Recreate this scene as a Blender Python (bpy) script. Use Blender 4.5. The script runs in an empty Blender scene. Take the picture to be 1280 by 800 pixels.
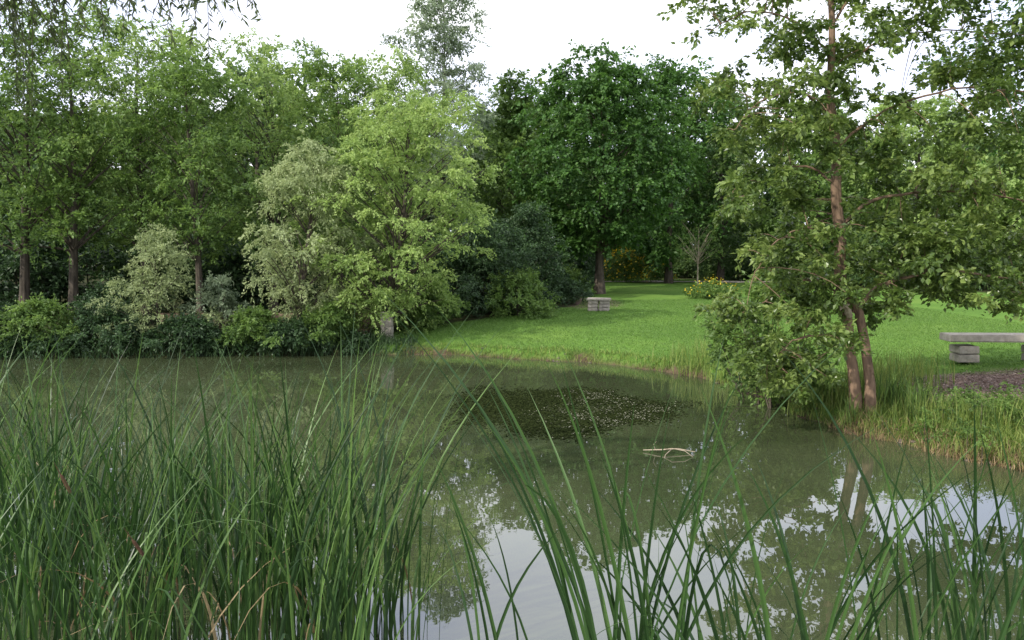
import bpy, math, numpy as np
from mathutils import Vector
rng = np.random.default_rng(7)
sc = bpy.context.scene
sc.view_settings.view_transform = 'Standard'
sc.view_settings.look = 'None'
sc.view_settings.exposure = 0

# ------------------------------------------------------------------ helpers
def nrm(a):
    return a / (np.linalg.norm(a, axis=-1, keepdims=True) + 1e-9)

def smooth(e0, e1, x):
    t = np.clip((x - e0) / (e1 - e0), 0, 1)
    return t * t * (3 - 2 * t)

def sdf_poly(px, py, poly):
    """signed distance, negative inside"""
    poly = np.array(poly, float)
    d = np.full(px.shape, 1e9)
    inside = np.zeros(px.shape, bool)
    n = len(poly)
    for i in range(n):
        ax, ay = poly[i]
        bx, by = poly[(i + 1) % n]
        ex, ey = bx - ax, by - ay
        wx, wy = px - ax, py - ay
        t = np.clip((wx * ex + wy * ey) / (ex * ex + ey * ey), 0, 1)
        d = np.minimum(d, (wx - ex * t) ** 2 + (wy - ey * t) ** 2)
        c = ((ay > py) != (by > py)) & (px < ex * (py - ay) / (ey if ey != 0 else 1e-9) + ax)
        inside ^= c
    d = np.sqrt(d)
    return np.where(inside, -d, d)

POND = [(-30, 19), (-22, 20), (-16, 20.0), (-12.8, 20.1), (-9, 20.6), (-6.2, 20.8), (-3.4, 21.1), (-2.0, 20.9), (-0.8, 20.6),
        (0.3, 20.1), (1.2, 19.7), (2.1, 19.1), (2.9, 18.3), (3.5, 17.6), (3.9, 16.9), (4.25, 16.1), (4.4, 15.3), (4.6, 14.4), (4.85, 13.3),
        (4.8, 12.5), (4.96, 11.8), (5.2, 11.2), (5.5, 10.8), (5.75, 10.3), (5.8, 10), (6.2, 9.6), (7.2, 9.2), (9, 8.6), (12, 7),
        (14, 5), (13, 3), (8, 2.3), (2, 2.4), (-3, 2.2), (-6, 3.2), (-9, 4.2), (-14, 5), (-22, 6), (-30, 8)]
BED = [(-3.7, 19), (-3.5, 23.3), (-1.5, 25.5), (1, 28.0), (2.4, 30.2), (3.0, 34), (3.6, 38), (4.5, 48), (5.5, 56), (14, 51), (16, 43), (19, 37), (26, 32.5), (45, 31),
       (300, 31), (300, 500), (-300, 500), (-300, 10), (-40, 15), (-20, 18)]

def wob(x, y):
    return 0.12 * np.sin(2.1 * x + 1.3 * y) + 0.08 * np.sin(4.7 * x - 3.1 * y + 1) + 0.05 * np.sin(9.1 * x + 7.3 * y + 2)

def hgt(x, y):
    x = np.asarray(x, float); y = np.asarray(y, float)
    s = sdf_poly(x, y, POND) + wob(x, y)
    up = 0.17 * smooth(0, 0.35, s) + 0.5 * (1 - np.exp(-np.clip(s, 0, None) / 5)) + 0.012 * np.clip(s, 0, 60)
    up = up + 0.02 * np.sin(1.3 * x + .4) * np.sin(1.1 * y) * smooth(0.2, 2, s)
    dn = -0.7 * smooth(0, 2.0, -s) - 0.03 * (s < 0)
    return np.where(s > 0, up, dn)

def mesh_quads(name, V, F, mats, midx=None, rnd=None, smooth_faces=False, fattr='rnd'):
    me = bpy.data.meshes.new(name)
    V = np.asarray(V, np.float32); F = np.asarray(F, np.int32)
    me.vertices.add(len(V)); me.vertices.foreach_set('co', V.ravel())
    me.loops.add(F.size); me.loops.foreach_set('vertex_index', F.ravel())
    me.polygons.add(len(F)); me.polygons.foreach_set('loop_start', np.arange(len(F), dtype=np.int32) * 4)
    if midx is not None:
        me.polygons.foreach_set('material_index', np.asarray(midx, np.int32))
    me.update(calc_edges=True)
    me.polygons.foreach_set('use_smooth', np.full(len(F), smooth_faces))
    if rnd is not None:
        a = me.attributes.new(fattr, 'FLOAT', 'FACE')
        a.data.foreach_set('value', np.asarray(rnd, np.float32))
    for m in mats:
        me.materials.append(m)
    ob = bpy.data.objects.new(name, me)
    sc.collection.objects.link(ob)
    return ob

class Geo:
    def __init__(s):
        s.V = []; s.F = []; s.M = []; s.R = []; s.n = 0
    def add(s, V, F, m, r):
        s.V.append(V); s.F.append(F + s.n); s.n += len(V)
        s.M.append(np.full(len(F), m)); s.R.append(np.broadcast_to(r, (len(F),)))
    def build(s, name, mats, sm=False):
        return mesh_quads(name, np.concatenate(s.V), np.concatenate(s.F), mats, np.concatenate(s.M), np.concatenate(s.R), sm)
    def tube(s, path, rad, m=0, sides=6, r=0.5):
        path = np.asarray(path, float); rad = np.asarray(rad, float)
        k = len(path)
        t = nrm(np.gradient(path, axis=0))
        ref = np.array([0.3, 0.9, 0.1]) if abs(t[0][2]) > 0.6 else np.array([0, 0, 1.])
        a = nrm(np.cross(t, ref)); b = np.cross(t, a)
        th = np.arange(sides) * 2 * math.pi / sides
        ring = path[:, None, :] + rad[:, None, None] * (np.cos(th)[None, :, None] * a[:, None, :] + np.sin(th)[None, :, None] * b[:, None, :])
        V = ring.reshape(-1, 3)
        i = np.arange(k - 1)[:, None] * sides; j = np.arange(sides)[None, :]; j2 = (j + 1) % sides
        F = np.stack([i + j, i + j2, i + sides + j2, i + sides + j], -1).reshape(-1, 4)
        s.add(V, F, m, r)
    def leaves(s, P, D, N, L, W, m=1, r=0.5):
        D = nrm(D); S = nrm(np.cross(D, N)); U = np.cross(S, D)
        L = np.broadcast_to(L, (len(P),))[:, None]; W = np.broadcast_to(W, (len(P),))[:, None]
        v0 = P; v2 = P + D * L - U * L * 0.12
        mid = P + D * L * 0.45 + U * L * 0.06
        V = np.stack([v0, mid + S * W * .5, v2, mid - S * W * .5], 1).reshape(-1, 3)
        F = np.arange(len(P) * 4).reshape(-1, 4)
        s.add(V, F, m, r)
    def spray(s, C, R, tw, lv, leaf, out=None, flat=0.6, droop=0.2, aspect=0.55, m=1, tone=None, hang=0.0, jit=0.5):
        n = len(C)
        R = np.broadcast_to(R, (n,))
        if tone is None: tone = rng.random(n)
        d = rng.normal(size=(n, tw, 3)); d[..., 2] *= flat
        d = nrm(d)
        if out is not None: d = d + 0.6 * out[:, None, :]
        d[..., 2] -= hang
        d = nrm(d)
        ln = R[:, None] * rng.uniform(0.55, 1.15, (n, tw))
        u = rng.random((n, tw, lv)) ** 0.7
        P = C[:, None, None, :] + d[:, :, None, :] * (u * ln[:, :, None])[..., None]
        P[..., 2] -= droop * (u ** 2) * ln[:, :, None]
        P += rng.normal(size=P.shape) * (0.25 * leaf)
        D = d[:, :, None, :] + rng.normal(size=P.shape) * jit
        D[..., 2] -= droop
        N = np.array([0, 0, 1.0]) + rng.normal(size=P.shape) * 0.55
        if out is not None: N = N + out[:, None, None, :] * 0.35
        P = P.reshape(-1, 3); k = len(P)
        L = leaf * rng.uniform(0.6, 1.25, k)
        rr = np.repeat(tone, tw * lv) * 0.55 + rng.random(k) * 0.45
        s.leaves(P, D.reshape(-1, 3), N.reshape(-1, 3), L, L * aspect, m, rr)

# ------------------------------------------------------------------ materials
def new_mat(name):
    m = bpy.data.materials.new(name); m.use_nodes = True
    nt = m.node_tree; nt.nodes.clear()
    out = nt.nodes.new('ShaderNodeOutputMaterial')
    return m, nt, out

def ramp(nt, stops):
    r = nt.nodes.new('ShaderNodeValToRGB')
    el = r.color_ramp.elements
    el[0].position, el[0].color = stops[0][0], (*stops[0][1], 1)
    el[1].position, el[1].color = stops[-1][0], (*stops[-1][1], 1)
    for p, c in stops[1:-1]:
        e = el.new(p); e.color = (*c, 1)
    return r

def leaf_mat(name, dark, mid, light, trans=0.35, rough=0.5, spec=0.35):
    m, nt, out = new_mat(name)
    at = nt.nodes.new('ShaderNodeAttribute'); at.attribute_name = 'rnd'
    r = ramp(nt, [(0.05, dark), (0.5, mid), (0.97, light)])
    nt.links.new(at.outputs['Fac'], r.inputs['Fac'])
    p = nt.nodes.new('ShaderNodeBsdfPrincipled')
    p.inputs['Roughness'].default_value = rough
    p.inputs['Specular IOR Level'].default_value = spec
    L = nt.links.new
    L(r.outputs[0], p.inputs['Base Color'])
    if trans <= 0:
        L(p.outputs[0], out.inputs[0]); return m
    t = nt.nodes.new('ShaderNodeBsdfTranslucent')
    hs = nt.nodes.new('ShaderNodeHueSaturation'); hs.inputs['Value'].default_value = 1.6; hs.inputs['Saturation'].default_value = 1.05
    hs.inputs['Hue'].default_value = 0.49
    mx = nt.nodes.new('ShaderNodeMixShader'); mx.inputs[0].default_value = trans
    L(r.outputs[0], hs.inputs['Color']); L(hs.outputs[0], t.inputs['Color'])
    L(p.outputs[0], mx.inputs[1]); L(t.outputs[0], mx.inputs[2]); L(mx.outputs[0], out.inputs[0])
    return m

def noisy_mat(name, c1, c2, scale=8, rough=0.85, bump=0.4, stretch=(1, 1, 1), c3=None, detail=8, dist=0.02):
    m, nt, out = new_mat(name)
    L = nt.links.new
    tc = nt.nodes.new('ShaderNodeTexCoord'); mp = nt.nodes.new('ShaderNodeMapping'); mp.inputs['Scale'].default_value = stretch
    L(tc.outputs['Object'], mp.inputs[0])
    n = nt.nodes.new('ShaderNodeTexNoise'); n.inputs['Scale'].default_value = scale; n.inputs['Detail'].default_value = detail
    n.inputs['Roughness'].default_value = 0.65
    L(mp.outputs[0], n.inputs['Vector'])
    st = [(0.32, c1), (0.68, c2)] if c3 is None else [(0.3, c1), (0.5, c2), (0.7, c3)]
    r = ramp(nt, st); L(n.outputs['Fac'], r.inputs['Fac'])
    p = nt.nodes.new('ShaderNodeBsdfPrincipled'); p.inputs['Roughness'].default_value = rough
    p.inputs['Specular IOR Level'].default_value = 0.25
    L(r.outputs[0], p.inputs['Base Color'])
    b = nt.nodes.new('ShaderNodeBump'); b.inputs['Strength'].default_value = bump; b.inputs['Distance'].default_value = dist
    L(n.outputs['Fac'], b.inputs['Height']); L(b.outputs[0], p.inputs['Normal'])
    L(p.outputs[0], out.inputs[0])
    return m

bark = noisy_mat('bark', (0.03, 0.025, 0.018), (0.11, 0.09, 0.07), 9, 0.9, 0.8, (1, 1, 0.25))
bark_warm = noisy_mat('bark_warm', (0.07, 0.045, 0.03), (0.27, 0.18, 0.12), 10, 0.85, 0.8, (1, 1, 0.22))
bark_pale = noisy_mat('bark_pale', (0.25, 0.2, 0.14), (0.45, 0.38, 0.28), 10, 0.85, 0.5)
stone = noisy_mat('weathered_stone', (0.2, 0.18, 0.15), (0.42, 0.38, 0.33), 7, 0.85, 0.5)
stone_lt = noisy_mat('pale_stone', (0.28, 0.25, 0.21), (0.46, 0.41, 0.35), 9, 0.8, 0.4)
stone_dk = noisy_mat('dark_stone', (0.12, 0.085, 0.06), (0.32, 0.23, 0.17), 5, 0.9, 0.5)
stone_wet = noisy_mat('wet_stone', (0.05, 0.04, 0.03), (0.17, 0.14, 0.11), 7, 0.6, 0.5)
lf_maple = leaf_mat('maple_leaves', (0.028, 0.068, 0.018), (0.056, 0.13, 0.026), (0.11, 0.215, 0.045), 0.36)
lf_mid = leaf_mat('green_leaves', (0.045, 0.085, 0.022), (0.11, 0.19, 0.045), (0.2, 0.3, 0.075), 0.42)
lf_light = leaf_mat('light_leaves', (0.10, 0.165, 0.045), (0.22, 0.32, 0.09), (0.36, 0.46, 0.16), 0.42)
lf_pale = leaf_mat('pale_leaves', (0.13, 0.17, 0.075), (0.27, 0.33, 0.15), (0.43, 0.49, 0.26), 0.35)
lf_grey = leaf_mat('grey_leaves', (0.11, 0.15, 0.09), (0.21, 0.27, 0.165), (0.33, 0.39, 0.26), 0.4)
lf_dark = leaf_mat('dark_leaves', (0.016, 0.036, 0.014), (0.036, 0.075, 0.026), (0.07, 0.13, 0.04), 0.25)
lf_far = leaf_mat('far_leaves', (0.038, 0.078, 0.026), (0.085, 0.15, 0.045), (0.155, 0.23, 0.07), 0.38)
lf_right = leaf_mat('alder_leaves', (0.035, 0.065, 0.015), (0.1, 0.16, 0.034), (0.23, 0.3, 0.085), 0.4, 0.35, 0.5)
lf_willow = leaf_mat('willow_leaves', (0.03, 0.045, 0.015), (0.06, 0.085, 0.025), (0.1, 0.14, 0.04), 0.35)
lf_grass = leaf_mat('grass_blades', (0.07, 0.125, 0.028), (0.14, 0.215, 0.042), (0.27, 0.31, 0.09), 0.38)
lf_lawn = leaf_mat('lawn_blades', (0.08, 0.155, 0.03), (0.11, 0.205, 0.04), (0.155, 0.26, 0.06), 0.3)
lf_reed = leaf_mat('reed_blades', (0.015, 0.04, 0.01), (0.036, 0.085, 0.02), (0.11, 0.19, 0.05), 0.28, 0.4, 0.35)
lf_reed2 = leaf_mat('reed_blades_deep', (0.015, 0.04, 0.01), (0.03, 0.07, 0.018), (0.06, 0.12, 0.03), 0.25, 0.45, 0.3)
lf_dry = leaf_mat('dry_blades', (0.14, 0.1, 0.05), (0.25, 0.18, 0.09), (0.35, 0.27, 0.15), 0.3)
lf_yellow = leaf_mat('yellow_flowers', (0.4, 0.28, 0.02), (0.6, 0.45, 0.03), (0.75, 0.6, 0.06), 0.3)

# ------------------------------------------------------------------ ground
def axis(fine0, fine1, step, far0, far1):
    a = list(np.arange(fine0, fine1 + 1e-6, step))
    s = step; v = a[-1]
    while v < far1: s *= 1.12; v += s; a.append(v)
    s = step; v = a[0]; pre = []
    while v > far0: s *= 1.12; v -= s; pre.append(v)
    return np.array(pre[::-1] + a)
gx = axis(-14, 13, 0.12, -400, 400); gy = axis(1.5, 25, 0.12, -200, 700)
GX, GY = np.meshgrid(gx, gy)
S = sdf_poly(GX, GY, POND) + wob(GX, GY)
Z = hgt(GX, GY)
Z = Z + np.where((S > 0) & (S < 0.8), rng.normal(size=Z.shape) * 0.012, 0)
V = np.stack([GX, GY, Z], -1).reshape(-1, 3)
nx, ny = len(gx), len(gy)
i = np.arange(ny - 1)[:, None] * nx; j = np.arange(nx - 1)[None, :]
F = np.stack([i + j, i + j + 1, i + nx + j + 1, i + nx + j], -1).reshape(-1, 4)

m, nt, out = new_mat('ground_cover'); L = nt.links.new
tc = nt.nodes.new('ShaderNodeTexCoord')
def noise(scale, det=6, rough=0.6):
    n = nt.nodes.new('ShaderNodeTexNoise'); n.inputs['Scale'].default_value = scale; n.inputs['Detail'].default_value = det
    n.inputs['Roughness'].default_value = rough; L(tc.outputs['Object'], n.inputs['Vector']); return n
def mixc(fac, a, b, mode='MIX'):
    x = nt.nodes.new('ShaderNodeMix'); x.data_type = 'RGBA'; x.blend_type = mode
    if isinstance(fac, float): x.inputs[0].default_value = fac
    else: L(fac, x.inputs[0])
    L(a, x.inputs[6]); L(b, x.inputs[7]); return x.outputs[2]
n1 = noise(0.35, 5); r1 = ramp(nt, [(0.3, (0.075, 0.15, 0.028)), (0.5, (0.102, 0.195, 0.036)), (0.7, (0.145, 0.235, 0.05))]); L(n1.outputs[0], r1.inputs[0])
n2 = noise(14, 8, 0.75); r2 = ramp(nt, [(0.3, (0.55, 0.6, 0.5)), (0.7, (1.3, 1.25, 1.2))]); L(n2.outputs[0], r2.inputs[0])
lawn = mixc(1.0, r1.outputs[0], r2.outputs[0], 'MULTIPLY')
n3 = noise(6, 10, 0.7); r3 = ramp(nt, [(0.3, (0.03, 0.022, 0.013)), (0.7, (0.13, 0.095, 0.06))]); L(n3.outputs[0], r3.inputs[0])
n4 = noise(25, 6, 0.8); r4 = ramp(nt, [(0.35, (0.07, 0.045, 0.035)), (0.52, (0.19, 0.13, 0.105)), (0.7, (0.36, 0.28, 0.23))]); L(n4.outputs[0], r4.inputs[0])
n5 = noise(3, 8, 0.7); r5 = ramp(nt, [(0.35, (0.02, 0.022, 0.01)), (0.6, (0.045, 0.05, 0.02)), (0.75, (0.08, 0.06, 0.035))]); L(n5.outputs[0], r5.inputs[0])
def attr(nm):
    a = nt.nodes.new('ShaderNodeAttribute'); a.attribute_name = nm; return a.outputs['Fac']
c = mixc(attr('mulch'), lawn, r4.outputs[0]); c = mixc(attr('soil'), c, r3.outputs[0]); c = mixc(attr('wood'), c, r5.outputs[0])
p = nt.nodes.new('ShaderNodeBsdfPrincipled'); p.inputs['Roughness'].default_value = 0.95; p.inputs['Specular IOR Level'].default_value = 0.1
L(c, p.inputs['Base Color'])
b = nt.nodes.new('ShaderNodeBump'); b.inputs['Strength'].default_value = 0.6; b.inputs['Distance'].default_value = 0.04
L(n2.outputs[0], b.inputs['Height']); L(b.outputs[0], p.inputs['Normal']); L(p.outputs[0], out.inputs[0])
ground = mesh_quads('ground', V, F, [m], smooth_faces=True)
soil = 1 - smooth(0.1, 0.3, S + 0.12 * np.sin(3 * GX + 5 * GY))
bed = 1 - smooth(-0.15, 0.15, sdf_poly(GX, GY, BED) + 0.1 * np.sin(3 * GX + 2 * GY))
mul = np.maximum(1 - smooth(-0.2, 0.25, np.hypot((GX - 8.4) / 2.6, (GY - 13.2) / 1.3) - 1 + 0.12 * np.sin(3 * GX + 4 * GY)),
                 1 - smooth(-0.1, 0.1, np.hypot((GX - 3.0) / 1.3, (GY - 31.5) / 2.6) - 1))
for nm, a in (('soil', soil), ('wood', bed), ('mulch', mul)):
    at = ground.data.attributes.new(nm, 'FLOAT', 'POINT'); at.data.foreach_set('value', a.ravel().astype(np.float32))

# ------------------------------------------------------------------ water
m, nt, out = new_mat('pond_water'); L = nt.links.new
tc = nt.nodes.new('ShaderNodeTexCoord')
n1 = noise(0.22, 3); r1 = ramp(nt, [(0.35, (0.034, 0.044, 0.02)), (0.65, (0.062, 0.074, 0.036))]); L(n1.outputs[0], r1.inputs[0])
dif = nt.nodes.new('ShaderNodeBsdfDiffuse'); L(r1.outputs[0], dif.inputs[0])
gl = nt.nodes.new('ShaderNodeBsdfGlossy'); gl.inputs['Roughness'].default_value = 0.01; gl.inputs[0].default_value = (0.95, 0.96, 1, 1)
n2 = noise(1.6, 3); b = nt.nodes.new('ShaderNodeBump'); b.inputs['Strength'].default_value = 0.04; b.inputs['Distance'].default_value = 0.03
L(n2.outputs[0], b.inputs['Height']); L(b.outputs[0], gl.inputs['Normal'])
fr = nt.nodes.new('ShaderNodeFresnel'); fr.inputs['IOR'].default_value = 2.15
mx = nt.nodes.new('ShaderNodeMixShader'); L(fr.outputs[0], mx.inputs[0]); L(dif.outputs[0], mx.inputs[1]); L(gl.outputs[0], mx.inputs[2]); L(mx.outputs[0], out.inputs[0])
mesh_quads('pond_water', [(-35, 1, 0), (20, 1, 0), (20, 25, 0), (-35, 25, 0)], [(0, 1, 2, 3)], [m])

# ------------------------------------------------------------------ trees
def prof(kind, u):
    if kind == 'round': return np.sin(np.pi * (0.10 + 0.84 * u)) ** 0.6
    if kind == 'oval': return np.sin(np.pi * (0.06 + 0.88 * u)) ** 0.8
    if kind == 'vase': return 0.45 + 0.55 * np.sin(np.pi * (u * 0.8 + 0.1))
    if kind == 'low': return np.cos(u * np.pi / 2) ** 0.5

def grow(g, x, y, H, z0, R, kind, ncl, tw, lv, leaf, cr, tr=0.15, lean=(0, 0), fill=0.45, droop=0.25, aspect=0.55,
         nb=None, trunk=True, lob=0.22, mL=1, mB=0, flat=0.55, hang=0.0, tonebias=0.0, squash=1.0):
    gz = float(hgt(x, y))
    u = rng.random(ncl); th = rng.random(ncl) * 2 * math.pi
    ph = rng.random(4) * 6.28
    lobes = 1 + lob * np.sin(2 * th + ph[0] + 3 * u) + lob * 0.8 * np.sin(3 * th + ph[1] - 7 * u) + lob * 0.6 * np.sin(11 * u + ph[2])
    rr = R * prof(kind, u) * lobes * rng.random(ncl) ** fill
    zz = gz + z0 + (H - z0) * u
    fx = x + lean[0] * (zz - gz) / H; fy = y + lean[1] * (zz - gz) / H
    C = np.stack([fx + rr * np.cos(th), fy + squash * rr * np.sin(th), zz + rng.normal(size=ncl) * 0.03 * H], -1)
    out = np.stack([np.cos(th), np.sin(th), np.full(ncl, 0.15)], -1) * (rr / R)[:, None]
    tone = np.clip(rng.random(ncl) * 0.8 + 0.2 * u + tonebias, 0, 1)
    g.spray(C, cr * rng.uniform(0.6, 1.3, ncl), tw, lv, leaf, out, flat, droop, aspect, mL, tone, hang)
    if trunk:
        k = 9; t = np.linspace(0, 1, k)
        path = np.stack([x + lean[0] * t * 0.93 + tr * 0.8 * np.sin(5 * t + ph[0]) * t, y + lean[1] * t * 0.93 + tr * 0.8 * np.sin(4 * t + ph[1]) * t, gz - 0.15 + t * 0.93 * (H)], -1)
        rad = tr * (1 - t * 0.9) * (1 + 0.5 * np.exp(-t * 25))
        g.tube(path, rad, mB, 8)
        nb = ncl // 3 if nb is None else nb
        for q in range(min(nb, ncl)):
            c = C[q]; dist = math.hypot(c[0] - fx[q], c[1] - fy[q])
            zs = max(c[2] - 0.55 * dist - 0.5, gz + min(z0 * 0.8 + 0.2, H * 0.5))
            ts = np.clip((zs - gz) / (0.93 * H), 0, 0.95)
            s0 = np.array([np.interp(ts, t, path[:, a]) for a in range(3)])
            r0 = tr * (1 - ts * 0.9) * 0.38
            mid = s0 * 0.5 + c * 0.5 + np.array([rng.normal() * .1, rng.normal() * .1, 0.1 * dist])
            tt = np.linspace(0, 1, 5)[:, None]
            pp = (1 - tt) ** 2 * s0 + 2 * tt * (1 - tt) * mid + tt ** 2 * c
            g.tube(pp, np.linspace(r0, 0.008, 5), mB, 4)

def tree(name, mats, *a, **k):
    g = Geo(); grow(g, *a, **k); return g.build(name, mats)

tree('maple_tree', [bark, lf_maple], 4.05, 37, 10.3, 2.25, 3.85, 'round', 520, 9, 13, 0.165, 0.72, tr=0.22, droop=0.35, aspect=0.8, lob=0.08, nb=60, fill=0.4)

def bank(name, lf, *a, **k): return tree(name, [bark, lf], *a, **k)
bank('birch_tree', lf_mid, -15.0, 24.5, 9.6, 2.6, 2.6, 'vase', 170, 9, 15, 0.115, 0.75, tr=0.16, lean=(0.6, 0))
bank('birch_tree', lf_mid, -13.2, 24.0, 9.2, 2.7, 2.3, 'vase', 160, 9, 15, 0.115, 0.7, tr=0.15, lean=(0.3, 0), tonebias=.1)
bank('birch_tree', lf_light, -11.7, 25.5, 9.2, 2.7, 2.4, 'vase', 160, 9, 15, 0.115, 0.75, tr=0.14, tonebias=-0.2)
bank('birch_tree', lf_mid, -9.2, 23.6, 8.0, 2.4, 2.0, 'oval', 140, 9, 15, 0.11, 0.6, tr=0.12, lean=(-0.2, 0))
bank('birch_tree', lf_light, -7.9, 26.5, 8.9, 2.6, 2.4, 'vase', 150, 9, 15, 0.115, 0.75, tr=0.14, tonebias=-0.2)
bank('birch_tree', lf_mid, -6.0, 28.0, 8.6, 2.0, 2.4, 'oval', 140, 9, 14, 0.125, 0.75, tr=0.13, tonebias=.15)
bank('silverberry_tree', lf_pale, -5.9, 22.0, 5.2, 0.5, 1.4, 'oval', 170, 10, 17, 0.085, 0.45, tr=0.1, lean=(0.5, 0), droop=0.5, aspect=0.45)
bank('pagoda_dogwood_tree', lf_light, -3.6, 22.8, 6.7, 0.5, 2.25, 'round', 350, 10, 16, 0.09, 0.55, tr=0.13, lean=(0.9, 0), droop=0.4, tonebias=0.2, flat=0.4)
bank('locust_tree', lf_light, -4.9, 30.0, 8.9, 2.0, 2.3, 'vase', 150, 9, 14, 0.125, 0.7, tr=0.13, tonebias=-0.1)
bank('cottonwood_tree', lf_grey, -3.4, 40.0, 15.0, 3.0, 2.7, 'oval', 290, 9, 14, 0.15, 0.75, tr=0.17, fill=0.6)

def shrub(name, lf, x, y, H, R, ncl, leaf=0.09, **k):
    return tree(name, [bark, lf], x, y, H, 0.15, R, 'low', ncl, 9, 12, leaf, max(0.22, R * 0.3), tr=0.035, nb=14, **k)
shrub('silver_shrub', lf_pale, -9.6, 21.6, 2.9, 1.35, 110, 0.08, aspect=0.45, tonebias=-.25)
shrub('silver_shrub', lf_grey, -8.0, 21.9, 1.7, 0.9, 70, 0.08, aspect=0.45, tonebias=-.25)
for (x, y, H, R, lf) in [(-14.8, 21.4, 1.5, 1.5, lf_dark), (-12.4, 21.0, 1.1, 1.2, lf_mid), (-11.2, 22.6, 1.4, 1.2, lf_dark), (-6.9, 21.2, 0.9, 0.9, lf_mid),
                         (-4.9, 21.5, 1.0, 0.8, lf_mid), (-17.5, 22, 2.2, 2, lf_dark), (-10.6, 21.0, 0.9, 1.0, lf_dark), (-5.8, 21.2, 0.6, 0.8, lf_dark),
                         (-13.6, 20.7, 0.8, 0.9, lf_dark), (-8.6, 21.0, 0.7, 0.9, lf_dark)]:
    shrub('understory_shrub', lf, x, y, H, R, 90, 0.09, tonebias=-.1)
shrub('yew_shrub', lf_dark, -1.0, 27.6, 3.2, 1.8, 200, 0.10)
shrub('yew_shrub', lf_dark, 0.5, 29.5, 3.6, 1.7, 170, 0.10)
shrub('yew_shrub', lf_dark, -2.4, 27.0, 2.6, 1.5, 130, 0.10)
shrub('viburnum_shrub', lf_mid, 0.2, 26.8, 1.5, 1.25, 110, 0.09, tonebias=0.1)
shrub('viburnum_shrub', lf_mid, -2.3, 24.6, 1.1, 0.8, 60, 0.09)
shrub('viburnum_shrub', lf_mid, -2.9, 23.8, 0.8, 0.6, 50, 0.08)
shrub('boxwood_shrub', lf_dark, 2.1, 31.5, 0.9, 1.0, 60, 0.09)
shrub('boxwood_shrub', lf_mid, 2.3, 36, 1.2, 1.3, 60, 0.1)
shrub('boxwood_shrub', lf_dark, 1.6, 33, 1.4, 1.0, 60, 0.1)

def flower(name, x, y, H, R, ncl, nf, fs):
    g = Geo(); gz = float(hgt(x, y))
    grow(g, x, y, H, 0.1, R, 'low', ncl, 8, 10, 0.12, R * 0.3, tr=0.03, nb=6)
    th = rng.random(nf) * 6.28; u = rng.random(nf)
    P = np.stack([x + R * 1.05 * np.cos(th) * np.cos(u * 1.5), y + R * np.sin(th) * np.cos(u * 1.5), gz + 0.15 + H * 1.05 * np.sin(u * 1.5)], -1) + rng.normal(size=(nf, 3)) * 0.08
    g.leaves(P, rng.normal(size=(nf, 3)), np.array([0, 0, 1.]) + rng.normal(size=(nf, 3)) * .5, fs, fs * 0.8, 2, rng.random(nf))
    return g.build(name, [bark, lf_mid, lf_yellow])
flower('yellow_flower_shrub', 6.9, 49, 1.8, 1.4, 70, 450, 0.15)
flower('yellow_flower_shrub', 8.3, 33, 0.6, 1.05, 60, 110, 0.08)
flower('yellow_flower_shrub', 9.3, 51, 1.0, 1.0, 40, 100, 0.12)

# woodland behind
g = Geo()
mass = []
for x in np.arange(-46, 52, 4.2):
    mass.append((x + rng.uniform(-1.2, 1.2), 60 + rng.uniform(-4, 6), rng.uniform(10.0, 12.8), rng.uniform(3.4, 4.4)))
for x in np.arange(-50, 60, 5):
    mass.append((x + rng.uniform(-1.2, 1.2), 74 + rng.uniform(-4, 6), rng.uniform(9, 11), rng.uniform(4, 5)))
for x in np.arange(-38, -7.5, 3.8):
    mass.append((x + rng.uniform(-1, 1), 37 + rng.uniform(-3, 4), rng.uniform(8.5, 10.5), rng.uniform(2.8, 3.6)))
for (x, y, H, R) in mass:
    grow(g, x, y, H, 0.8, R, 'vase', 115, 8, 9, 0.33, 1.2, tr=0.2, nb=10, aspect=0.75, tonebias=rng.uniform(-0.3, 0.25))
g.build('distant_trees', [bark, lf_far])
for (x, y, H, R, lf) in [(9.2, 47, 12.6, 3.4, lf_maple), (13.0, 50, 12.0, 3.6, lf_far), (17.5, 46, 10.0, 3.4, lf_mid), (22, 44, 10, 4.0, lf_light), (28.5, 42, 10, 4, lf_far),
                         (24.5, 39, 7, 2.8, lf_light), (-0.6, 49, 9.5, 2.8, lf_far), (0.3, 43, 10.8, 2.6, lf_mid), (34, 38, 12, 4, lf_far)]:
    tree('deciduous_tree', [bark, lf], x, y, H, 1.4, R, 'oval', 190, 9, 11, 0.23, 1.0, tr=0.2, nb=25, aspect=0.7)
line = np.array([(-34, 27), (-16, 27), (-8, 29), (-3, 31), (0, 34), (2.6, 42), (4.5, 55), (9, 56), (15.5, 52), (18, 44), (21, 38.5), (27, 34.5), (45, 33)], float)
seg = np.linalg.norm(np.diff(line, axis=0), axis=1); cum = np.concatenate([[0], np.cumsum(seg)])
gl_, gr_ = Geo(), Geo()
for s in np.arange(0, cum[-1], 1.5):
    x = np.interp(s, cum, line[:, 0]); y = np.interp(s, cum, line[:, 1])
    grow(gl_ if x < 4 else gr_, x + rng.uniform(-.5, .5), y + rng.uniform(0, 1.5), rng.uniform(1.4, 3.4), 0.1, rng.uniform(1.2, 1.8), 'low', 44, 8, 9, 0.19, 0.6, tr=0.04, nb=4, tonebias=rng.uniform(-0.4, 0.2))
gl_.build('understory_hedge', [bark, lf_dark]); gr_.build('understory_hedge', [bark, lf_far])
tree('young_birch_tree', [bark_pale, lf_mid], 10.2, 44, 3.6, 1.4, 1.4, 'vase', 40, 6, 6, 0.12, 0.5, tr=0.05, nb=36)
tree('young_birch_tree', [bark_pale, lf_mid], 4.1, 47, 4.0, 2.2, 0.9, 'vase', 24, 6, 6, 0.12, 0.4, tr=0.05, nb=16)

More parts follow.
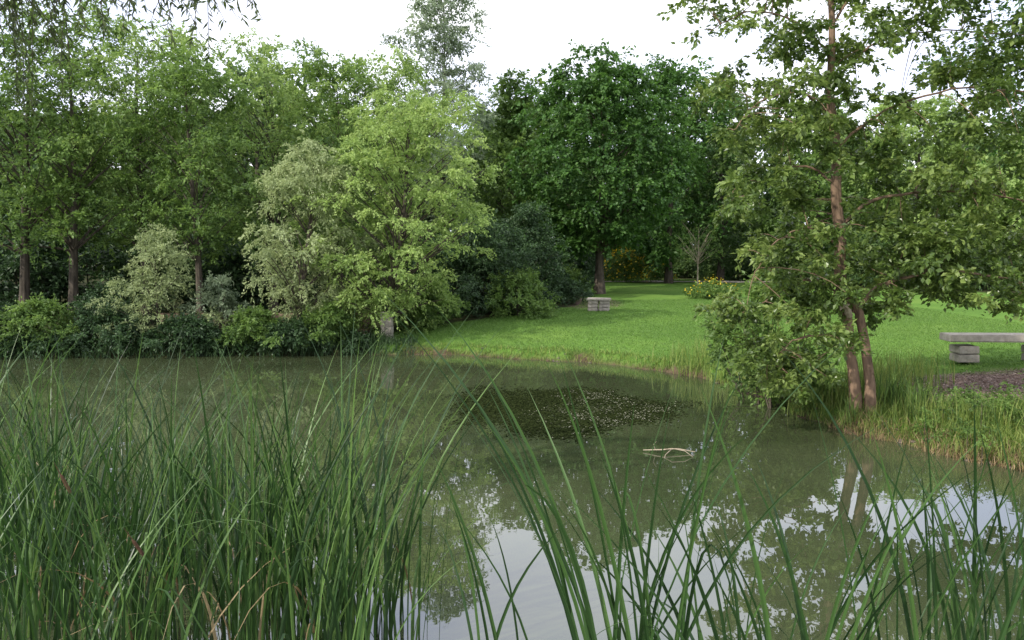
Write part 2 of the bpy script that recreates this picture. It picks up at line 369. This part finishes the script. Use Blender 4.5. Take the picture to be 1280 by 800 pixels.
# ------------------------------------------------------------------ right bank twin-trunk alder
g = Geo()
bx, by = 5.2, 12.0; bz = float(hgt(bx + 0.1, by)); B0 = np.array([bx, by, 0])
tp = np.array([(0.02, 0, bz - 0.2), (-0.03, 0, 0.9), (-0.19, 0, 1.75), (-0.27, 0.05, 2.5), (-0.3, 0.1, 3.2), (-0.37, 0.1, 4.1), (-0.46, 0.1, 5.0), (-0.52, 0.1, 6.4), (-0.4, 0.1, 8.6)])
tr_ = np.array([0.11, 0.078, 0.072, 0.085, 0.08, 0.07, 0.058, 0.042, 0.02])
tt = np.linspace(0, 8, 33); T = np.stack([np.interp(tt, range(9), tp[:, a]) for a in range(3)], -1)
T[:, 0] += 0.02 * np.sin(tt * 4); T += B0
g.tube(T, np.interp(tt, range(9), tr_), 0, 10)
t2 = np.array([(0.2, -0.12, bz - 0.2), (0.17, -0.12, 0.7), (0.08, -0.1, 1.3), (0.0, -0.05, 1.75), (-0.16, 0.0, 2.1)]) + B0
g.tube(t2, [0.1, 0.075, 0.07, 0.065, 0.05], 0, 9)
def curve(pts, n):
    pts = np.array(pts, float); k = len(pts); u = np.linspace(0, k - 1, n)
    i = np.clip(u.astype(int), 0, k - 2); f = (u - i)[:, None]
    p0 = pts[np.clip(i - 1, 0, k - 1)]; p1 = pts[i]; p2 = pts[i + 1]; p3 = pts[np.clip(i + 2, 0, k - 1)]
    return 0.5 * (2 * p1 + (p2 - p0) * f + (2 * p0 - 5 * p1 + 4 * p2 - p3) * f ** 2 + (3 * p1 - p0 - 3 * p2 + p3) * f ** 3)
LIMBS = []
for pts, r0 in [([(-0.1, 0, 1.75), (0.3, -.1, 2.15), (0.9, -0.2, 2.3), (1.7, -0.3, 2.3), (2.6, -0.4, 2.1), (3.4, -0.4, 1.75)], .035),
                ([(-0.3, 0.1, 3.0), (0.3, 0.3, 3.45), (1.1, 0.2, 3.6), (2.1, 0.1, 3.5), (3.2, 0, 3.2)], .03),
                ([(-0.38, 0.1, 4.2), (0.3, -.2, 4.7), (1.2, -.4, 4.9), (2.3, -.5, 4.8), (3.3, -.6, 4.5)], .022),
                ([(-0.45, 0.1, 5.1), (0.3, .2, 5.8), (1.4, .3, 6.0), (2.8, .2, 5.9)], .018),
                ([(-0.5, 0.1, 6.0), (0.2, 0, 7.0), (1.3, -.2, 7.6), (2.6, -.3, 7.6)], .02),
                ([(-0.5, 0.1, 5.6), (-1.1, 0, 6.0), (-1.8, -.2, 6.1), (-2.3, -.2, 5.8)], .018),
                ([(-0.42, 0.1, 4.6), (-0.9, -.2, 4.95), (-1.5, -.3, 4.85), (-1.95, -.3, 4.4)], .02),
                ([(-0.35, 0.1, 3.7), (-0.9, .2, 4.0), (-1.5, .3, 3.9), (-2.0, .2, 3.4)], .02),
                ([(-0.3, 0.1, 2.8), (-0.8, -.3, 3.05), (-1.3, -.4, 2.8), (-1.6, -.5, 2.3)], .018),
                ([(-0.2, 0, 1.9), (-0.6, .2, 2.25), (-1.1, .3, 2.1), (-1.7, .2, 1.7)], .018),
                ([(-0.1, 0, 1.1), (-0.5, -.1, 1.4), (-1.0, -.2, 1.4), (-1.4, -.2, 1.05)], .016),
                ([(-0.5, 0.1, 6.6), (-1.0, 0, 7.4), (-1.4, 0, 7.8)], .018)]:
    q = curve(np.array(pts) + B0, 22); q += np.cumsum(rng.normal(size=q.shape) * .014, 0); LIMBS.append(q)
    g.tube(q, np.linspace(r0, .006, 22), 0, 6)
LP = np.concatenate([q[3:] for q in LIMBS] + [T[14:]])
g.tube(np.array([(-0.15, -0.06, 1.70), (-0.24, -0.14, 1.86), (-0.33, -0.2, 1.86), (-.36, -.22, 1.8)]) + B0, [0.05, 0.06, 0.035, .01], 2, 8)
cl = [(-2.0, 6.1, .55, 12), (-1.7, 4.3, .42, 12), (-1.35, 5.0, .45, 14), (-1.0, 5.8, .45, 14), (-1.9, 3.4, .36, 12), (-1.3, 2.6, .45, 15), (-1.65, 1.8, .42, 14), (-1.2, 1.2, .4, 15), (-0.9, 1.95, .45, 15),
      (-.5, 4.0, .35, 10), (0.3, 4.25, .4, 12), (0.7, 3.6, .42, 14), (0.3, 3.0, .42, 15), (0.9, 2.9, .45, 14), (1.65, 4.5, .5, 14), (1.8, 5.7, .6, 15), (2.35, 5.1, .6, 15), (2.1, 3.5, .5, 14), (1.4, 2.5, .45, 15),
      (0.95, 2.25, .42, 14), (2.2, 2.45, .45, 14), (-1.6, 3.85, .36, 8), (-0.8, 3.4, .38, 10), (-0.7, 2.8, .42, 14), (-0.8, 4.5, .36, 10), (-0.05, 5.7, .42, 12), (0.7, 6.2, .5, 14), (2.6, 4.2, .6, 15), (3.0, 3.1, .5, 14),
      (3.2, 5.8, .7, 15), (2.4, 6.4, .6, 15), (-1.3, 0.9, .4, 15), (-0.9, 0.9, .35, 14), (-2.15, 5.2, .3, 6), (-0.5, 2.2, .35, 13), (0.5, 2.5, .4, 14), (1.5, 3.3, .5, 14), (2.9, 2.2, .45, 14), (-1.2, 6.8, .7, 16),
      (0.6, 7.3, .8, 16), (1.5, 6.7, .6, 14), (1.8, 7.3, .8, 14), (-0.3, 6.6, .5, 14), (-0.2, 8.3, .8, 14), (2.8, 7, .8, 14), (0.3, 2.0, .3, 10), (1.8, 2.0, .35, 10), (-0.45, 1.5, .3, 8), (1.3, 4.0, .35, 9), (-.7, 5.1, .35, 10), (1.2, 5.2, .4, 9), (0.1, 4.9, .3, 6)]
for (dx, z, r, nsub) in cl:
    a = rng.normal(size=(nsub, 3)) * np.array([r * 0.6, 0.6, r * 0.42])
    C = np.array([bx + dx, by - 0.1, z]) + a
    g.spray(C, r * rng.uniform(0.45, 0.8, nsub), 9, 11, 0.088, None, 0.4, 0.3, 0.66, 1, np.clip(rng.random(nsub) + 0.08 * (z < 4), 0, 1))
    for c in C[::2]:
        s0 = LP[np.argmin(np.sum((LP - c) ** 2 * np.array([1, 1, 1.5]), 1))]
        ds = np.linalg.norm(c - s0)
        mid = s0 * .5 + c * .5 + np.array([0, 0, 0.15 * ds]) + rng.normal(size=3) * .08 * ds
        w = np.linspace(0, 1, 6)[:, None]
        pp = (1 - w) ** 2 * s0 + 2 * w * (1 - w) * mid + w ** 2 * c
        g.tube(pp, np.linspace(0.008, 0.003, 6), 0, 4)
g.build('alder_tree', [bark_warm, lf_right, bark_pale])

tree('oak_tree', [bark, lf_maple], 11.1, 14.6, 9.5, 4.0, 3.1, 'round', 280, 9, 12, 0.105, 0.55, tr=0.2, nb=60, aspect=0.6)

def leafy(name, lf, pts, leaf, n=10):
    g = Geo()
    for (x, y, z, r) in pts:
        C = np.array([x, y, z]) + rng.normal(size=(n, 3)) * r * 0.5
        C[:, 2] = np.maximum(C[:, 2], 0.15)
        g.spray(C, r * rng.uniform(.4, .8, n), 8, 9, leaf, None, 0.8, 0.2, 0.6)
        for c in C[:4]:
            b0 = np.array([x * .7 + 4.75 * .3, y * 0.7 + 13.4 * .3, 0.05]); b0[2] = float(hgt(b0[0], b0[1])) - .05
            g.tube(np.stack([b0, b0 * .5 + c * .5 + np.array([0, 0, .08]), c]), [0.014, .01, .004], 0, 4)
    g.build(name, [bark, lf])
leafy('shoreline_shrub', lf_mid, [(4.5, 13.9, .5, .5), (4.3, 13.6, 1.0, .5), (4.2, 14.2, 1.5, .5), (4.8, 13.5, .9, .5), (4.6, 14.5, .7, .5), (4.9, 13.0, .45, .35), (4.0, 14.8, 1.0, .4), (4.35, 13.9, 1.9, .35), (4.9, 12.9, .9, .4)], 0.085, 16)

# ------------------------------------------------------------------ grasses
def blades(g, X, Y, Zb, Hh, W, lean, droop, seg=7, az=None, m=0, tone=None, waz=None, power=2.0, curl=None, tp=2.2):
    n = len(X)
    az = rng.random(n) * 2 * math.pi if az is None else az
    t = np.linspace(0, 1, seg + 1)
    dx, dy = np.cos(az), np.sin(az)
    hor = (lean * Hh)[:, None] * t[None] ** power * 1.0
    if curl is not None: hor = hor + (curl * Hh)[:, None] * t[None]
    zz = Hh[:, None] * (t[None] - droop[:, None] * t[None] ** 4)
    C = np.stack([X[:, None] + dx[:, None] * hor, Y[:, None] + dy[:, None] * hor, Zb[:, None] + zz], -1)
    waz = az + math.pi / 2 + rng.normal(size=n) * 0.6 if waz is None else waz
    wd = np.stack([np.cos(waz), np.sin(waz), np.zeros(n)], -1)
    w = W[:, None] * np.clip(1 - t[None] ** tp, 0.03, 1) * (0.65 + 0.35 * np.minimum(1, t[None] * 4))
    A = C + wd[:, None, :] * w[..., None] * .5; B = C - wd[:, None, :] * w[..., None] * .5
    fold = np.stack([-wd[:, 1], wd[:, 0], np.zeros(n)], -1)
    M = C + fold[:, None, :] * (w * 0.18)[..., None]
    V = np.stack([A, M, B], 2).reshape(-1, 3)
    k = (seg + 1) * 3
    b0 = (np.arange(n) * k)[:, None, None]; s = (np.arange(seg) * 3)[None, :, None]; q = np.array([0, 1])[None, None, :]
    i0 = b0 + s + q
    F = np.stack([i0, i0 + 1, i0 + 4, i0 + 3], -1).reshape(-1, 4)
    tone = rng.random(n) if tone is None else tone
    g.add(V, F, m, np.repeat(tone, seg * 2))
    return C

N = 200000
X = rng.uniform(-4, 14, N); d = rng.random(N) ** 0.8; Y = 11 + 22 * d
ok = (sdf_poly(X, Y, POND) + wob(X, Y) > 0.12) & (sdf_poly(X, Y, BED) > 0.1) & (np.hypot((X - 8.4) / 2.6, (Y - 13.2) / 1.3) > 1)
X, Y = X[ok], Y[ok]; n = len(X); Zb = hgt(X, Y)
g = Geo()
az = rng.random(n) * 6.28; h = rng.uniform(0.025, 0.055, n); w = rng.uniform(0.012, 0.022, n)
P = np.stack([X, Y, Zb - 0.005], -1)
D = np.stack([np.cos(az) * .6, np.sin(az) * .6, np.ones(n)], -1)
g.leaves(P, D, np.stack([rng.normal(size=n), rng.normal(size=n), np.zeros(n)], -1), h, w, 0, rng.random(n))
g.build('lawn_grass', [lf_lawn])

g = Geo()
def shore_pts(n, smin, smax, xr, yr):
    X = rng.uniform(*xr, n * 8); Y = rng.uniform(*yr, n * 8)
    s = sdf_poly(X, Y, POND) + wob(X, Y)
    ok = (s > smin) & (s < smax); X, Y = X[ok][:n], Y[ok][:n]; return X, Y
X, Y = shore_pts(11000, 0.0, 1.3, (4.5, 9), (8.8, 14)); n = len(X)
pat = 0.5 + 0.5 * np.sin(3.1 * X + 2) * np.sin(2.7 * Y)
blades(g, X, Y, hgt(X, Y) - .02, rng.uniform(0.08, 0.3, n) * (0.6 + 0.8 * pat), rng.uniform(.008, .014, n), rng.uniform(.1, .9, n), rng.uniform(0, .5, n), 5)
X, Y = shore_pts(6000, 0.0, 0.5, (-3, 5.2), (12, 21.5)); n = len(X)
blades(g, X, Y, hgt(X, Y) - .02, rng.uniform(0.05, 0.2, n), rng.uniform(.01, .018, n), rng.uniform(.1, .8, n), rng.uniform(0, .4, n), 3)
g.build('bank_grass', [lf_grass])
g = Geo()
X, Y = shore_pts(6000, -0.1, 0.9, (-17, -2.6), (18.5, 22.5)); n = len(X)
pat = 0.5 + 0.5 * np.sin(1.9 * X + 2) * np.sin(4.7 * X)
blades(g, X, Y, hgt(X, Y) - .02, rng.uniform(0.12, 0.5, n) * (0.5 + pat), rng.uniform(.014, .026, n), rng.uniform(.2, 1.1, n), rng.uniform(0.1, .7, n), 4)
g.build('sedge_grass', [lf_dark])
g = Geo()
P = []
for _ in range(150):
    t = rng.uniform(2, 5.8); P.append((np.interp(t, range(len(POND)), [p[0] for p in POND]) + rng.normal() * .1, np.interp(t, range(len(POND)), [p[1] for p in POND]) + .25 + rng.normal() * .2, .22 + abs(rng.normal()) * .2))
P = np.array(P)
g.spray(P, .35, 9, 12, .09, None, .6, .4, .55)
g.build('shoreline_groundcover', [bark, lf_dark])
g = Geo()
X, Y = shore_pts(2600, -0.08, 0.3, (4.5, 9.5), (8.3, 12)); n = len(X)
blades(g, X, Y, hgt(X, Y), rng.uniform(0.1, 0.3, n), rng.uniform(.006, .011, n), rng.uniform(.4, 1.2, n), rng.uniform(.3, .9, n), 5)
g.build('dry_bank_grass', [lf_dry])
def clump(name, lf, lst):
    g = Geo()
    for (x, y, n, h, r, w) in lst:
        X = x + rng.normal(size=n) * r; Y = y + rng.normal(size=n) * r
        zb = np.maximum(hgt(X, Y), -0.25) - .02
        blades(g, X, Y, zb, h * rng.uniform(.6, 1.1, n), w * rng.uniform(.7, 1.2, n), rng.uniform(.05, .45, n), rng.uniform(0, .25, n), 6)
    g.build(name, [lf])
clump('iris_plant', lf_mid, [(5.75, 12.0, 70, .8, .12, .026), (6.0, 11.7, 50, .65, .12, .024), (5.35, 12.3, 40, .6, .1, .02), (5.0, 11.75, 30, .5, .08, .018)])
clump('tall_grass', lf_grass, [(5.5, 12.6, 300, .75, .3, .012), (6.2, 13.2, 300, .8, .35, .012), (6.9, 13.9, 220, .7, .35, .012), (5.9, 11.3, 260, .5, .3, .010), (7.0, 10.4, 300, .55, .3, .010),
      (7.9, 10.2, 300, .6, .3, .010), (6.4, 10.9, 200, .45, .3, .01), (4.1, 17.3, 150, .75, .25, .014), (3.7, 17.9, 80, .6, .2, .014), (4.5, 16.2, 150, .5, .2, .014), (8.8, 10.2, 300, .6, .3, .01)])
g = Geo()
for k in range(46):
    x = rng.uniform(5.7, 9.2); y = rng.uniform(10.2, 12.6) if x < 7 else rng.uniform(9.7, 11.6)
    if float(sdf_poly(np.array([x]), np.array([y]), POND)[0]) < .15: continue
    r = rng.uniform(.12, .28); z = float(hgt(x, y)) + r * .9
    C = np.array([x, y, z]) + rng.normal(size=(8, 3)) * np.array([r, r, r * .5])
    g.spray(C, r * .7, 8, 9, 0.05, None, .8, 0.1, .45)
    for c in C: g.tube(np.array([(c[0], c[1], float(hgt(c[0], c[1])) - .03), c]), [.005, .003], 0, 4)
g.build('bank_weeds', [bark, lf_mid])

g = Geo()
for _ in range(190):
    t = rng.uniform(7, 27); kx = np.interp(t, range(len(POND)), [p[0] for p in POND]); ky = np.interp(t, range(len(POND)), [p[1] for p in POND])
    kx += rng.normal() * .12; ky += rng.normal() * .12
    s = rng.uniform(.015, .05)
    z = max(float(hgt(kx, ky)), -0.02)
    g.tube([(kx, ky, z - s * .4), (kx, ky, z), (kx, ky, z + s * .35), (kx, ky, z + s * .5)], [s * .8, s, s * .65, .001], 0, 6)
g.build('shore_stones', [stone_wet])
g = Geo()
n = 6000
a = rng.random(n) * 6.28; rr = np.sqrt(rng.random(n))
X = 8.4 + 2.6 * rr * np.cos(a); Y = 13.2 + 1.3 * rr * np.sin(a)
P = np.stack([X, Y, hgt(X, Y) + .012], -1)
g.leaves(P, rng.normal(size=(n, 3)) * np.array([1, 1, .25]), np.array([0, 0, 1.]) + rng.normal(size=(n, 3)) * .3, rng.uniform(.03, .07, n), rng.uniform(.015, .03, n), 0, rng.random(n))
g.build('mulch_chips', [leaf_mat('wood_chips', (.08, .05, .04), (.21, .145, .12), (.4, .31, .26), 0.0)])

# ------------------------------------------------------------------ stone furniture
def block(name, loc, size, mat, parent, rot=0, bev=0.015, jit=0.01):
    import bmesh
    bm = bmesh.new(); bmesh.ops.create_cube(bm, size=1)
    for v in bm.verts: v.co = Vector((v.co.x * size[0], v.co.y * size[1], v.co.z * size[2]))
    bmesh.ops.bevel(bm, geom=bm.edges[:], offset=bev, segments=2, affect='EDGES')
    for v in bm.verts: v.co += Vector(rng.normal(size=3) * jit * 0.4)
    me = bpy.data.meshes.new(name); bm.to_mesh(me); bm.free(); me.materials.append(mat)
    o = bpy.data.objects.new(name, me); sc.collection.objects.link(o)
    o.parent = parent; o.location = loc; o.rotation_euler = (0, 0, rot); return o
def empty(name, loc, rot=0):
    e = bpy.data.objects.new(name, None); sc.collection.objects.link(e); e.location = loc; e.rotation_euler = (0, 0, rot); return e
e = empty('stone_bench', (3.05, 28.0, float(hgt(3.05, 28))), -0.2)
block('seat', (0, 0, .41), (.82, .45, .09), stone_lt, e)
for sx in (-.2, .2):
    for k in range(3):
        block('leg_stone', (sx + rng.uniform(-.02, .02), 0, .06 + k * .122), (.34, .36, .115), stone, e, rng.uniform(-.06, .06))
e = empty('stone_bench', (9.4, 15.3, float(hgt(9.3, 15.3)) + .03), -0.06)
block('seat', (0, 0, .47), (2.1, .5, .14), stone_lt, e)
for sx in (-.68, .68):
    for k in range(2):
        block('leg_stone', (sx + rng.uniform(-.02, .02), 0, .08 + k * .16), (.38, .42, .15), stone, e, rng.uniform(-.05, .05))
e = empty('stone_pillar', (-3.45, 22.0, float(hgt(-3.45, 22.0)) + .05))
for k in range(4):
    block('course', (rng.uniform(-.008, .008), 0, .06 + k * .2), (.3, .3, .198), stone, e, rng.uniform(-.03, .03), .008, .006)
e = empty('stone_wall', (-7.2, 22.8, float(hgt(-7.2, 22.8))))
for k in range(4):
    x = -2.6 - 0.1 * k
    while x < 2.9:
        w = rng.uniform(.25, .5); block('wall_stone', (x + w / 2, 0, .07 + k * .15), (w - .015, .35 + rng.uniform(-.03, .03), .14), stone_dk, e); x += w

px_ = np.linspace(3.8, 15.5, 30); pyc = 49.5 - 0.12 * (px_ - 4) ** 1.1
V = []
for k in range(30):
    for o in (-.9, .9):
        V.append((px_[k], pyc[k] + o, float(hgt(px_[k], pyc[k] + o)) + .03))
F = [(2 * k, 2 * k + 2, 2 * k + 3, 2 * k + 1) for k in range(29)]
mesh_quads('garden_path', V, F, [noisy_mat('path_gravel', (.22, .2, .17), (.38, .35, .3), 5)])

# ------------------------------------------------------------------ floating pond weed
g = Geo()
n = 46000
a = rng.random(n) * 6.28; rr = rng.random(n) ** .5
edge = 1 + .1 * np.sin(3 * a + 1) + .07 * np.sin(7 * a) + .04 * np.sin(15 * a)
X = 0.75 + 2.25 * rr * edge * np.cos(a); Y = 13.6 + 2.5 * rr * edge * np.sin(a)
dens = 0.5 * np.sin(3 * X + 1.5 * Y) + 0.5 * np.sin(2.3 * Y - 2 * X + 1) + rng.normal(size=n) * .7 - 2.0 * smooth(.6, 1, rr)
keep = dens > -0.7
X, Y = X[keep], Y[keep]; n = len(X)
P = np.stack([X, Y, np.full(n, .004) + rng.random(n) * .004], -1)
wt = (rng.random(n) < 0.2 * smooth(-0.1, 1.2, X - .3 * np.abs(Y - 13)) * (0.5 + 0.5 * np.sin(7 * X) * np.sin(5 * Y))).astype(int)
for mm in (0, 1):
    s = wt == mm; k = s.sum()
    sz = rng.uniform(.03, .06, k) if mm == 0 else rng.uniform(.015, .035, k)
    g.leaves(P[s] + np.array([0, 0, .008 * mm]), rng.normal(size=(k, 3)) * np.array([1, 1, .02]), np.array([0, 0, 1.]) + rng.normal(size=(k, 3)) * .04, sz, sz * .8, mm, rng.random(k))
g.build('pond_weed', [leaf_mat('weed', (.010, .014, .005), (.019, .027, .009), (.036, .046, .016), 0, 1.0, 0.0), leaf_mat('weed_flowers', (.09, .1, .055), (.18, .185, .125), (.32, .32, .25), 0, 1.0, 0.0)])
g = Geo()
g.tube([(1.75, 10.5, .02), (2.0, 10.4, .05), (2.2, 10.45, .05), (2.42, 10.4, .02)], [.005, .009, .008, .004], 0, 6)
g.tube([(2.0, 10.4, .05), (2.1, 10.3, .09), (2.25, 10.25, .07), (2.35, 10.2, 0)], [.006, .006, .005, .003], 0, 5)
g.tube([(2.1, 10.4, .05), (2.0, 10.25, .02), (1.95, 10.1, -.02)], [.006, .005, .003], 0, 5)
g.tube([(1.9, 10.45, .04), (1.87, 10.4, .12), (1.9, 10.35, .17)], [.005, .004, .002], 0, 5)
g.build('driftwood_branch', [bark_pale])

# ------------------------------------------------------------------ foreground cattails
def cattail(lst, dry=0.03, bundle=False):
    g = Geo()
    for (x, y, n, h, r, w, lx, lmin, lmax) in lst:
        X = x + rng.normal(size=n) * r; Y = y + rng.normal(size=n) * r * .8
        Y = np.maximum(Y, 2.9)
        az = np.arctan2(rng.normal(size=n) * (.5 if bundle else 1), rng.normal(size=n) + lx)
        hh = h * rng.uniform(.5 if not bundle else .65, 1.08, n)
        dr = np.where(rng.random(n) < .18, rng.uniform(.3, .85, n), rng.uniform(0, .1, n))
        waz = rng.normal(size=n) * .7 if bundle else None
        blades(g, X, Y, np.full(n, -.12), hh + .12, w * rng.uniform(.6, 1.25, n), rng.uniform(lmin, lmax, n), dr, 12, az=az,
               m=0, tone=rng.random(n) ** 1.3, power=2.4, curl=rng.uniform(0, .14, n), waz=waz, tp=3.5 if bundle else 2.6)
        nd = int(n * dry)
        if nd:
            X = x + rng.normal(size=nd) * r; Y = np.maximum(y + rng.normal(size=nd) * r, 2.9)
            blades(g, X, Y, np.full(nd, -.1), h * rng.uniform(.3, .8, nd), w * rng.uniform(.6, 1, nd), rng.uniform(.3, 1.2, nd), rng.uniform(.2, .9, nd), 8, m=1)
    return g
L1 = []
for (x, y, n, h) in [(-3.9, 6.2, 90, 2.05), (-3.3, 5.6, 90, 2.05), (-2.9, 6.4, 80, 2.0), (-2.5, 5.2, 80, 2.0), (-1.9, 5.6, 80, 2.05), (-1.5, 5.0, 90, 2.1), (-1.15, 5.3, 70, 2.25),
                     (-2.2, 4.4, 55, 1.8), (-3.0, 4.5, 55, 1.8), (-1.1, 4.5, 40, 1.95), (-4.6, 6.8, 85, 2.0), (-2.0, 6.6, 45, 1.7), (-4.2, 7.6, 60, 1.65), (-3.0, 7.6, 50, 1.5), (-5.6, 7.5, 80, 1.95), (-0.9, 5.1, 16, 1.5), (-.98, 5.5, 7, 2.5)]:
    L1.append((x, y, n, h, .23, .021, .4, .05, .5))
g = cattail(L1, .06)
def spike(g, base, top, m):
    base = np.array(base, float); top = np.array(top, float)
    g.tube(np.stack([base, base * .5 + top * .5 + np.array([.02, 0, .03]), top]), [.005, .005, .004], 0, 5, .6)
    d = nrm(top - base)
    p = np.array([top + d * s for s in (0, .01, .03, .1, .115, .12)])
    g.tube(p, [.003, .007, .009, .009, .006, .002], m, 8)
    g.tube(np.stack([top + d * .12, top + d * .2]), [.003, .001], m, 5)
spike(g, (-2.0, 4.4, 0.3), (-2.42, 4.3, 1.3), 2)
spike(g, (-1.6, 4.3, 0.3), (-1.98, 4.2, 0.98), 2)
brown = noisy_mat('cattail_brown', (.04, .02, .012), (.1, .05, .028), 30)
g.build('cattail_reeds', [lf_reed, lf_dry, brown])
L2 = [(0.5, 3.7, 14, 2.45, .07, .023, -.9, .1, .4), (0.62, 3.9, 14, 2.1, .10, .022, .2, .05, .4), (0.72, 3.7, 9, 2.5, .05, .021, .2, .02, .15), (1.2, 3.5, 13, 1.9, .10, .022, -.5, .1, .45), (1.05, 3.9, 8, 1.6, .12, .022, -.8, .2, .6),
      (1.6, 3.8, 14, 1.9, .12, .022, .3, .05, .4), (2.0, 3.7, 15, 2.2, .12, .022, .1, .05, .3), (2.4, 3.9, 16, 2.0, .14, .022, -.2, .05, .35), (0.05, 4.2, 8, 1.6, .15, .02, .0, .1, .6), (2.8, 4.3, 20, 1.9, .18, .022, 0, .05, .4),
      (1.35, 4.6, 8, 1.5, .15, .02, 0, .05, .5)]
g = cattail(L2, .04, True)
g.build('cattail_reeds', [lf_reed2, lf_dry])

# ------------------------------------------------------------------ overhanging willow (trunk left of the view)
g = Geo()
W0 = np.array([(-9.6, 3.4, 0.1), (-9.4, 3.6, 2.0), (-8.8, 3.9, 4.0), (-8.0, 4.4, 6.0), (-7.0, 5.0, 7.6)])
g.tube(W0, [.38, .3, .26, .2, .12], 0, 10)
def limb(pts, r0):
    q = curve(pts, 16); g.tube(q, np.linspace(r0, .008, 16), 0, 6); return q
limbs = [limb([(-8.8, 3.9, 4.0), (-6.5, 5.2, 5.3), (-4.5, 6.2, 5.2), (-2.6, 6.6, 4.9)], .12), limb([(-8.0, 4.4, 6.0), (-5.8, 6.4, 6.3), (-4.2, 7.2, 5.5), (-2.5, 7.2, 5.1)], .09),
         limb([(-8.8, 3.9, 4.2), (-7.0, 6.0, 5.4), (-5.6, 7.6, 5.4), (-4.4, 8.2, 5.3)], .08), limb([(-8.8, 3.9, 4.2), (-7.0, 5.0, 5.4), (-5.2, 6.2, 5.1), (-4.2, 6.4, 4.75)], .08)]
for q in limbs:
    for s in q[6:]:
        for _ in range(6):
            ln = rng.uniform(.25, .8) if s[0] > -4.4 else rng.uniform(.4, 1.5)
            b0 = s + rng.normal(size=3) * np.array([.2, .2, .03]); k = 8; t = np.linspace(0, 1, k)
            dx, dy = rng.normal(size=2) * .3
            pth = np.stack([b0[0] + dx * t, b0[1] + dy * t, b0[2] + .1 * t - ln * t ** 1.6], -1)
            g.tube(pth, np.linspace(.006, .002, k), 0, 4)
            nl = int(ln * 50); u = rng.random(nl)
            P = np.stack([np.interp(u, t, pth[:, a]) for a in range(3)], -1)
            D = np.stack([rng.normal(size=nl) * .6, rng.normal(size=nl) * .6, -np.abs(rng.normal(size=nl)) * .6 - .3], -1)
            g.leaves(P, D, rng.normal(size=(nl, 3)), rng.uniform(.06, .12, nl), .02, 1, rng.random(nl))
g.build('willow_tree', [bark, lf_willow])

# ------------------------------------------------------------------ light
az_vec = Vector((-0.82, -0.57, 0)).normalized()
el = math.radians(38)
sund = Vector((az_vec.x * math.cos(el), az_vec.y * math.cos(el), math.sin(el)))
sl = bpy.data.lights.new('sun', 'SUN'); sl.energy = 5.0; sl.angle = math.radians(1.0); sl.color = (1, .95, .84)
so = bpy.data.objects.new('sun', sl); sc.collection.objects.link(so); so.rotation_euler = sund.to_track_quat('Z', 'Y').to_euler()
w = bpy.data.worlds.new('World'); sc.world = w; w.use_nodes = True
nt = w.node_tree; nt.nodes.clear(); L = nt.links.new
out = nt.nodes.new('ShaderNodeOutputWorld'); bg = nt.nodes.new('ShaderNodeBackground'); bg.inputs[1].default_value = 0.14
sky = nt.nodes.new('ShaderNodeTexSky'); sky.sky_type = 'NISHITA'; sky.sun_disc = False; sky.sun_elevation = el
sky.sun_rotation = math.atan2(sund.x, sund.y); sky.dust_density = 4; sky.air_density = 1.2
tc = nt.nodes.new('ShaderNodeTexCoord'); mp = nt.nodes.new('ShaderNodeMapping'); mp.inputs['Scale'].default_value = (1, 1, 2.2)
L(tc.outputs['Generated'], mp.inputs[0])
n = nt.nodes.new('ShaderNodeTexNoise'); n.inputs['Scale'].default_value = 2.6; n.inputs['Detail'].default_value = 5; L(mp.outputs[0], n.inputs['Vector'])
r = ramp(nt, [(0.38, (10.0, 10.8, 13.6)), (0.62, (14.5, 14.4, 15))]); L(n.outputs[0], r.inputs[0])
mx = nt.nodes.new('ShaderNodeMix'); mx.data_type = 'RGBA'; mx.inputs[0].default_value = 0.88
L(sky.outputs[0], mx.inputs[6]); L(r.outputs[0], mx.inputs[7]); L(mx.outputs[2], bg.inputs[0]); L(bg.outputs[0], out.inputs[0])

# ------------------------------------------------------------------ camera
cd = bpy.data.cameras.new('camera'); cd.sensor_width = 36; cd.lens = 36 * 1000 / 1280; cd.clip_end = 2000
co = bpy.data.objects.new('camera', cd); sc.collection.objects.link(co); co.location = (0, 0, 2.6)
co.rotation_euler = (math.radians(90) - math.atan(0.08), 0, 0)
sc.camera = co
print('faces', sum(len(o.data.polygons) for o in sc.objects if o.type == 'MESH'))
